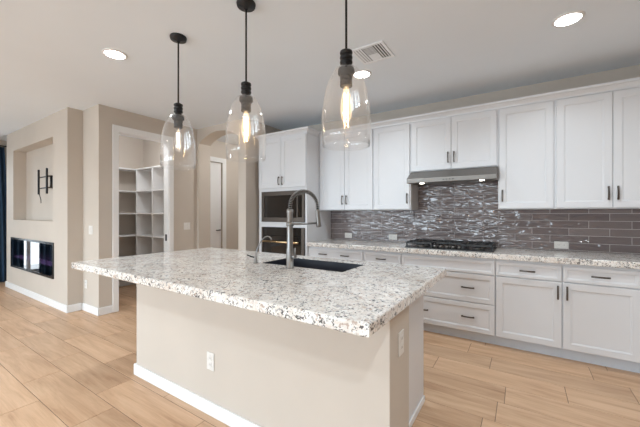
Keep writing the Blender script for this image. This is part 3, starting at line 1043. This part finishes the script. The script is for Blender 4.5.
# small filtered water tap
wf = thing('water_tap', 'small gooseneck filtered water tap at the sink left corner', 'faucet', (-1.785, 1.81, 0.9305))
MB().lathe([(0, 0), (0.020, 0), (0.020, 0.006), (0.013, 0.012), (0.012, 0.055), (0.008, 0.062), (0, 0.062)], 0, 0, 20).build('base', M['nickel'], wf)
gp = [Vector((0, 0, 0.05))]
gd = Vector((0.84, 0.54, 0)).normalized()
for h_, z_ in ((0.006, 0.085), (0.018, 0.125), (0.034, 0.160), (0.052, 0.188), (0.072, 0.207), (0.092, 0.214), (0.110, 0.210), (0.122, 0.198), (0.128, 0.182)):
    gp.append(gd * h_ + Vector((0, 0, z_)))
MB().tube(gp, 0.0055, 10).build('spout', M['nickel'], wf)
MB().tube([(0, 0, 0.045), (-0.028, -0.018, 0.052), (-0.062, -0.036, 0.066)], [0.006, 0.0055, 0.0045], 8).build('lever', M['blackmetal'], wf)

# ------------------------------------------------------------------ pendants
def pendant(lit=True):
    r = thing('pendant_light', '', 'pendant lamp', (0, 0, CEIL), 'clear glass pendants above the island')
    z = lambda v: v - CEIL
    MB().lathe([(0, z(CEIL) - 0.0005), (0.062, -0.0005), (0.064, -0.006), (0.060, -0.024), (0.018, -0.030), (0.010, -0.045), (0, -0.045)], 0, 0, 32).build('canopy', M['blackmetal'], r)
    MB().tube([(0, 0, -0.04), (0, 0, z(2.20))], 0.0062, 12).build('rod', M['blackmetal'], r)
    prof = [(0, z(2.212)), (0.018, z(2.212))]
    for k in range(3):
        zc = 2.196 - k * 0.026
        prof += [(0.019, z(zc + 0.0125)), (0.0325, z(zc + 0.008)), (0.0345, z(zc)), (0.0325, z(zc - 0.008)), (0.019, z(zc - 0.0125))]
    prof += [(0.0255, z(2.128)), (0.0255, z(2.120)), (0.042, z(2.112)), (0.045, z(2.100)), (0.045, z(2.082)), (0.034, z(2.072))]
    for k in range(3):
        zc = 2.060 - k * 0.020
        prof += [(0.026, z(zc + 0.009)), (0.0335, z(zc + 0.004)), (0.0335, z(zc - 0.004)), (0.026, z(zc - 0.009))]
    prof += [(0.022, z(2.014)), (0, z(2.014))]
    MB().lathe(prof, 0, 0, 28).build('socket', M['blackmetal'], r)
    outer = [(0.028, 2.122), (0.046, 2.117), (0.064, 2.104), (0.080, 2.080), (0.098, 2.040), (0.114, 1.990), (0.125, 1.930), (0.1325, 1.870), (0.1345, 1.800), (0.1325, 1.740), (0.127, 1.690)]
    # densify
    dense = []
    for (r0, z0), (r1, z1) in zip(outer, outer[1:]):
        for k in range(4):
            t_ = k / 4; dense.append((r0 + (r1 - r0) * t_, z0 + (z1 - z0) * t_))
    dense.append(outer[-1])
    th = 0.003
    p2 = [(a, z(b)) for a, b in outer] + [(outer[-1][0] - th, z(outer[-1][1]))] + [(a - th, z(b)) for a, b in outer[::-1]][1:]
    MB().lathe(p2, 0, 0, 48, closed=True).build('shade', M['pendant'], r)
    bl = MB().lathe([(0.013, z(2.013)), (0.016, z(1.995)), (0.024, z(1.965)), (0.030, z(1.92)), (0.031, z(1.88)), (0.027, z(1.845)), (0.016, z(1.822)), (0, z(1.815))], 0, 0, 24).build('bulb', M['bulbglass'] if lit else M['bulbclear'], r)
    f = MB()
    pts = []
    for k in range(7):
        a = 2 * PI * k / 6
        pts.append((0.011 * math.cos(a), 0.011 * math.sin(a), z(1.975 if k % 2 == 0 else 1.855)))
    f.tube(pts, 0.0022, 6)
    f.build('filament', M['filament'] if lit else M['filament_dim'], bl)
    MB().tube([(0, 0, z(2.013)), (0, 0, z(1.95))], 0.004, 8).build('stem', M['bulbglass'], bl)
    return r


p0 = pendant(False)
p1_ = pendant(True)
spots = [(-2.325, 1.49), (-1.568, 1.50), (-0.804, 1.50)]
labs = ['glass pendant farthest left, over the island end nearest the pantry', 'middle glass pendant above the island, warm filament lit', 'nearest glass pendant, rightmost over the island, warm filament lit']
for i, (x, y) in enumerate(spots):
    q = (p0, p1_)[i] if i < 2 else copy_tree(p1_)
    q.location = (x, y, CEIL); q['label'] = labs[i]

# recessed downlights, followed by unseen ones added as fill
def downlight():
    r = thing('recessed_light', '', 'ceiling light', (0, 0, CEIL), 'recessed ceiling lights')
    MB().lathe([(0.078, -0.0005), (0.098, -0.0005), (0.098, -0.004), (0.080, -0.010), (0.078, -0.006)], 0, 0, 40, closed=True).build('trim_ring', M['trim'], r)
    MB().lathe([(0, -0.0055), (0.0775, -0.0055), (0.0775, -0.001), (0, -0.001)], 0, 0, 40).build('lens', M['lens'], r)
    l = bpy.data.lights.new('downlight_lamp', 'AREA'); l.shape = 'DISK'; l.size = 0.15; l.energy = 15; l.color = (0.82, 0.93, 1.0); l.spread = math.radians(140)
    lo = bpy.data.objects.new('downlight_lamp', l); COL.objects.link(lo); lo.parent = r; lo.location = (0, 0, -0.011)
    return r


d0 = downlight()
dl = [(-3.047, 1.342, 'round recessed ceiling light left of the leftmost pendant'),
      (0.275, 2.90, 'round recessed ceiling light above the right wall cabinets'),
      (-1.376, 2.903, 'round recessed ceiling light seen behind the nearest pendant'),
      (-3.047, -0.9, 'added unseen recessed fill light behind the camera, pantry side'),  # out of view, added to lift the bounce light
      (-0.2, -0.9, 'added unseen recessed fill light behind the camera, range side'),  # unseen, added for more general brightness
      (-5.9, -0.2, 'added unseen recessed fill light in front of the fireplace wall'),  # added out of sight to feed the ambient light
      (0.45, -0.5, 'added unseen recessed fill light behind the camera, right-hand side'),  # added to brighten the base cabinet fronts from behind
      (1.0, 1.5, 'added unseen recessed fill light over the aisle right of the island'),  # added to lift the right base cabinets and floor
      (2.4, 0.9, 'added recessed fill light in the made-up side room at right'),  # added to throw fill onto the base fronts from the right
]
for i, (x, y, lb) in enumerate(dl):
    q = d0 if i == 0 else copy_tree(d0)
    q.location = (x, y, CEIL); q['label'] = lb
    for ch in q.children:
        if ch.type == 'LIGHT':
            ch.data = ch.data.copy(); ch.data.energy = (6, 8, 8, 24, 8, 18, 20, 7, 5)[i]

# unseen lamps added to brighten the hall door and the pantry shelves
M['fill_bowl_soft'] = emissive('pantry_fill_glow', (0.95, 0.97, 1.0), 46)
M['fill_bowl'] = emissive('hall_fill_glow', (0.96, 0.98, 0.98), 62)
for (x, y, lb) in ((-3.86, 4.25, 'added unseen fill lamp in the hall behind the arch'), (-5.05, 2.35, 'added unseen fill lamp inside the pantry')):
    r = thing('added_fill_lamp', lb, 'ceiling light', (x, y, CEIL))
    MB().lathe([(0, -0.0005), (0.15, -0.0005), (0.15, -0.018), (0.135, -0.022), (0, -0.022)], 0, 0, 36).build('base', M['nickel'], r)
    MB().lathe([(0.132, -0.0225), (0.122, -0.05), (0.085, -0.075), (0.035, -0.087), (0, -0.089)], 0, 0, 36).build('fill_bowl', M['fill_bowl'] if y > 3 else M['fill_bowl_soft'], r)

# ceiling supply vent
cv = thing('ceiling_vent', 'square white air vent in the ceiling behind the nearest pendant', 'vent', (-1.115, 2.575, CEIL))
a = 0.15
fr = MB()
for (x0, x1, y0, y1) in ((-a, a, -a, -a + 0.025), (-a, a, a - 0.025, a), (-a, -a + 0.025, -a + 0.025, a - 0.025), (a - 0.025, a, -a + 0.025, a - 0.025)):
    fr.box(x0, x1, y0, y1, -0.010, -0.0005, 0.002)
fr.build('frame', M['ventwhite'], cv)
MB().box(-a + 0.02, a - 0.02, -a + 0.02, a - 0.02, -0.0025, -0.001).build('duct_shade_sheet', M['ventback'], cv)  # dark sheet stands in for the shade inside the duct
def slats(x0, x1, y0, y1, along, n, tilt, frac):
    s_ = MB()
    for k in range(n):
        u = (k + 0.5) / n
        m_ = MB()
        if along == 'x':
            yy = y0 + (y1 - y0) * u; wdt = (y1 - y0) / n * frac
            m_.box(x0, x1, -wdt / 2, wdt / 2, -0.0008, 0.0008).xf(Matrix.Translation((0, yy, -0.0068)) @ Matrix.Rotation(tilt, 4, 'X'))
        else:
            xx = x0 + (x1 - x0) * u; wdt = (x1 - x0) / n * frac
            m_.box(-wdt / 2, wdt / 2, y0, y1, -0.0008, 0.0008).xf(Matrix.Translation((xx, 0, -0.0068)) @ Matrix.Rotation(tilt, 4, 'Y'))
        me = bpy.data.meshes.new('t'); m_.bm.to_mesh(me); m_.bm.free(); s_.bm.from_mesh(me); bpy.data.meshes.remove(me)
    s_.build('louver', M['ventwhite'], cv)
i_ = a - 0.027
slats(-i_, -0.052, -i_, i_, 'y', 3, 0.0, 0.74)
slats(0.052, i_, -i_, i_, 'y', 3, 0.0, 0.42)
slats(-0.048, 0.048, -i_, -0.002, 'x', 6, 0.0, 0.5)
slats(-0.048, 0.048, 0.002, i_, 'x', 5, 0.0, 0.88)

# ------------------------------------------------------------------ wall plates
def plate(name, label, cat, loc, rotz, kind, w_=0.072, h_=0.116, group=None):
    """Plate facing -y when rotz = 0."""
    r = thing(name, label, cat, loc, group)
    r.rotation_euler = (0, 0, rotz)
    MB().box(-w_ / 2, w_ / 2, -0.006, -0.0004, -h_ / 2, h_ / 2, 0.0022).build('cover_plate', M['plate'], r)
    if kind == 'outlet':
        for s in (-1, 1):
            if w_ < h_: c_ = (0, s * 0.021)
            else: c_ = (s * 0.021, 0)
            k_ = MB().box(c_[0] - 0.016, c_[0] + 0.016, -0.0085, -0.0055, c_[1] - 0.015, c_[1] + 0.015, 0.002).build('socket', M['plate'], r)
            MB().box(c_[0] - 0.0065, c_[0] - 0.0045, -0.0089, -0.0084, c_[1] - 0.004, c_[1] + 0.007).box(c_[0] + 0.0045, c_[0] + 0.0065, -0.0089, -0.0084, c_[1] - 0.004, c_[1] + 0.007).build('slot', M['slot'], k_)
    else:
        n = kind
        for k in range(n):
            cx_ = (k - (n - 1) / 2) * 0.034
            MB().box(cx_ - 0.0135, cx_ + 0.0135, -0.0095, -0.0055, -0.032, 0.032, 0.002).build('rocker', M['plate'], r)
    return r


YT = YB - 0.010
plate('outlet', 'white outlet plate on the tiles nearest the oven tower', 'outlet', (-2.186, YT, 1.000), 0, 'outlet', 0.120, 0.076, 'outlets on the backsplash')
plate('outlet', 'white outlet plate on the tiles just left of the cooktop', 'outlet', (-1.498, YT, 1.003), 0, 'outlet', 0.120, 0.076, 'outlets on the backsplash')
plate('outlet', 'white outlet plate on the tiles right of the cooktop', 'outlet', (0.338, YT, 0.993), 0, 'outlet', 0.120, 0.076, 'outlets on the backsplash')
plate('outlet', 'white outlet low on the beige island front', 'outlet', (-1.728, 1.34, 0.352), 0, 'outlet')
plate('outlet', 'white outlet on the shaded right end of the island', 'outlet', (-0.498, 1.483, 0.70), PI / 2, 'outlet')
plate('outlet', 'white outlet low on wall between fireplace and pantry', 'outlet', (-4.99, 1.84, 0.365), 0, 'outlet')
plate('light_switch', 'white light switch on wall between fireplace and pantry', 'switch', (-4.84, 1.84, 1.105), 0, 2, 0.115, 0.116)
plate('light_switch', 'white double light switch on wall between pantry and arch', 'switch', (PX, 3.11, 1.12), PI / 2, 2, 0.115, 0.116)

# ------------------------------------------------------------------ fireplace, television bracket
fx0, fx1, fz0, fz1 = FIRE
fp = thing('electric_fireplace', 'long black glass electric fireplace in beige wall below the niche', 'fireplace', ((fx0 + fx1) / 2, FY, fz0))
hw_ = (fx1 - fx0) / 2 - 0.002; hz_ = fz1 - fz0 - 0.002
fb = MB()
fb.box(-hw_, hw_, 0.155, 0.168, 0.002, hz_)
fb.box(-hw_, hw_, 0.002, 0.155, 0.002, 0.012); fb.box(-hw_, hw_, 0.002, 0.155, hz_ - 0.012, hz_)
fb.box(-hw_, -hw_ + 0.012, 0.002, 0.155, 0.012, hz_ - 0.012); fb.box(hw_ - 0.012, hw_, 0.002, 0.155, 0.012, hz_ - 0.012)
fb.build('firebox', M['black'], fp)
fr = MB()
grid_wall(fr, 'y', -0.014, 0.0, -hw_ - 0.012, hw_ + 0.012, -0.008, hz_ + 0.01, [(-hw_ + 0.02, hw_ - 0.02, 0.025, hz_ - 0.022)])
fr.build('frame', M['black'], fp)
MB().box(-hw_ + 0.0205, hw_ - 0.0205, -0.010, -0.005, 0.0255, hz_ - 0.0225).build('glass_front', M['fireglass'], fp)
MB().box(-hw_ + 0.03, hw_ - 0.03, 0.03, 0.04, hz_ - 0.075, hz_ - 0.055).build('top_rail_highlight', M['steel'], fp)  # highlight along the top rail modelled as a silver strip
eb = MB()
rng = random.Random(3)
for k in range(90):
    x = -hw_ + 0.05 + (2 * hw_ - 0.1) * rng.random(); y = 0.03 + 0.10 * rng.random(); s_ = 0.010 + 0.012 * rng.random()
    b2 = bmesh.new(); bmesh.ops.create_icosphere(b2, subdivisions=1, radius=s_)
    eb._merge(b2, Matrix.Translation((x, y, 0.165 + s_ * .5)))
eb.box(-hw_ + 0.014, hw_ - 0.014, 0.02, 0.15, 0.155, 0.165)
eo = eb.build('ember_bed', M['ember'], fp); eo['kind'] = 'stuff'
MB().box(-hw_ + 0.013, hw_ - 0.013, 0.02, 0.15, 0.0125, 0.154).build('ember_tray', M['black'], fp)

tv = thing('tv_bracket', 'black swing-arm television bracket bolted inside the wall niche', 'bracket', (-6.20, 1.838, 1.82))
wp = MB()
grid_wall(wp, 'y', -0.014, -0.0005, 0.03, 0.25, -0.11, 0.10, [(0.06, 0.215, -0.075, 0.065)])
wp.build('wall_plate', M['tv'], tv)
ar = MB()
for z in (0.082, -0.092):
    ar.box(-0.29, 0.10, -0.078, -0.066, z - 0.010, z + 0.010, 0.003)
    ar.tube([(0.085, -0.014, z), (0.085, -0.070, z)], 0.010, 10)
ar.tube([(0.085, -0.045, -0.10), (0.085, -0.045, 0.095)], 0.015, 10)
ar.build('swing_arm', M['tv'], tv)
for x in (-0.295, 0.065):
    MB().box(x - 0.011, x + 0.011, -0.104, -0.079, -0.19, 0.205, 0.003).build('mounting_rail', M['tv'], tv)
MB().box(0.222, 0.252, -0.045, -0.0145, -0.10, 0.085, 0.003).build('end_bracket', M['tv'], tv)
cp = [(-0.29, -0.085, -0.19), (-0.262, -0.080, -0.24), (-0.255, -0.075, -0.28), (-0.266, -0.07, -0.33)]
MB().tube(cp, 0.006, 8).build('pull_cord', M['tv'], tv)

# curtains on the left window
def curtain(y0, y1, label, seed, narrow=0.0):
    bm = bmesh.new()
    n, m_ = 90, 14
    rr = random.Random(seed)
    ph = [rr.random() * 6 for _ in range(3)]
    rows = []
    for j in range(m_ + 1):
        z = 0.015 + (2.60 - 0.015) * j / m_
        row = []
        top = j / m_
        for i in range(n + 1):
            u = i / n
            ye = y1 - narrow * top ** 2
            y = y0 + (ye - y0) * u
            x = XL + 0.13 + 0.032 * math.sin(u * 2 * PI * 6 + ph[0] + 0.4 * math.sin(3 * top + ph[1])) * (0.7 + 0.3 * (1 - top))
            row.append((x, y, z))
        rows.append(row)
    F_ = [[bm.verts.new(p) for p in r_] for r_ in rows]
    B_ = [[bm.verts.new((p[0] - 0.004, p[1], p[2])) for p in r_] for r_ in rows]
    for j in range(m_):
        for i in range(n):
            f = bm.faces.new((F_[j][i], F_[j][i + 1], F_[j + 1][i + 1], F_[j + 1][i])); f.smooth = True
            f = bm.faces.new((B_[j][i], B_[j + 1][i], B_[j + 1][i + 1], B_[j][i + 1])); f.smooth = True
    for i in range(n):
        bm.faces.new((F_[0][i], B_[0][i], B_[0][i + 1], F_[0][i + 1])); bm.faces.new((F_[m_][i], F_[m_][i + 1], B_[m_][i + 1], B_[m_][i]))
    for j in range(m_):
        bm.faces.new((F_[j][0], F_[j + 1][0], B_[j + 1][0], B_[j][0])); bm.faces.new((F_[j][n], B_[j][n], B_[j + 1][n], F_[j + 1][n]))
    bmesh.ops.recalc_face_normals(bm, faces=bm.faces)
    mb = MB(); mb._merge(bm)
    return tag(mb.build('curtain', M['curtain']), label, 'curtain', 'navy curtains on the side window')


curtain(1.29, 1.80, 'navy blue curtain hanging beside the fireplace wall at left edge', 1, 0.06)
curtain(0.45, 1.05, 'navy blue curtain on the far side of the side window', 2)
cr = thing('curtain_rod', 'dark curtain rod above the navy curtain at left edge', 'curtain rod', (XL, 1.0, 2.62))
MB().tube([(0.13, -0.7, 0), (0.13, 0.86, 0)], 0.013, 12).build('rod', M['blackmetal'], cr)
for y in (-0.65, 0.82):
    MB().tube([(0.0005, y, 0), (0.13, y, 0)], 0.008, 8).build('bracket', M['blackmetal'], cr)

# ------------------------------------------------------------------ pantry shelving
def shelving(label, loc, rotz, length, depth, dividers):
    r = thing('pantry_shelving', label, 'shelving', loc, 'white pantry shelving')
    r.rotation_euler = (0, 0, rotz)
    zs = [0.55, 0.94, 1.335, 1.73, 2.125]
    for i, z in enumerate(zs):
        MB().box(0, length, -depth, -0.0008, z - 0.022, z, 0.002).build('shelf', M['trim'], r)
    for x in dividers:
        for za, zb in zip([0.0] + zs[:-1], zs):
            pass
        d_ = MB()
        for za, zb in zip([0.0205] + zs[:-1], zs):
            d_.box(x - 0.012, x + 0.012, -depth + 0.002, -0.001, za + 0.0003, zb - 0.0223)
        d_.build('divider', M['trim'], r)
    return r


shelving('white divided pantry shelves facing the camera, on the right side', (-6.10, 3.20, 0), 0, 1.34, 0.30, [0.30, 0.82, 1.325])
shelving('white pantry shelves along the back wall, left through the doorway', (-6.13, 2.00, 0), PI / 2, 0.895, 0.30, [0.013, 0.45])
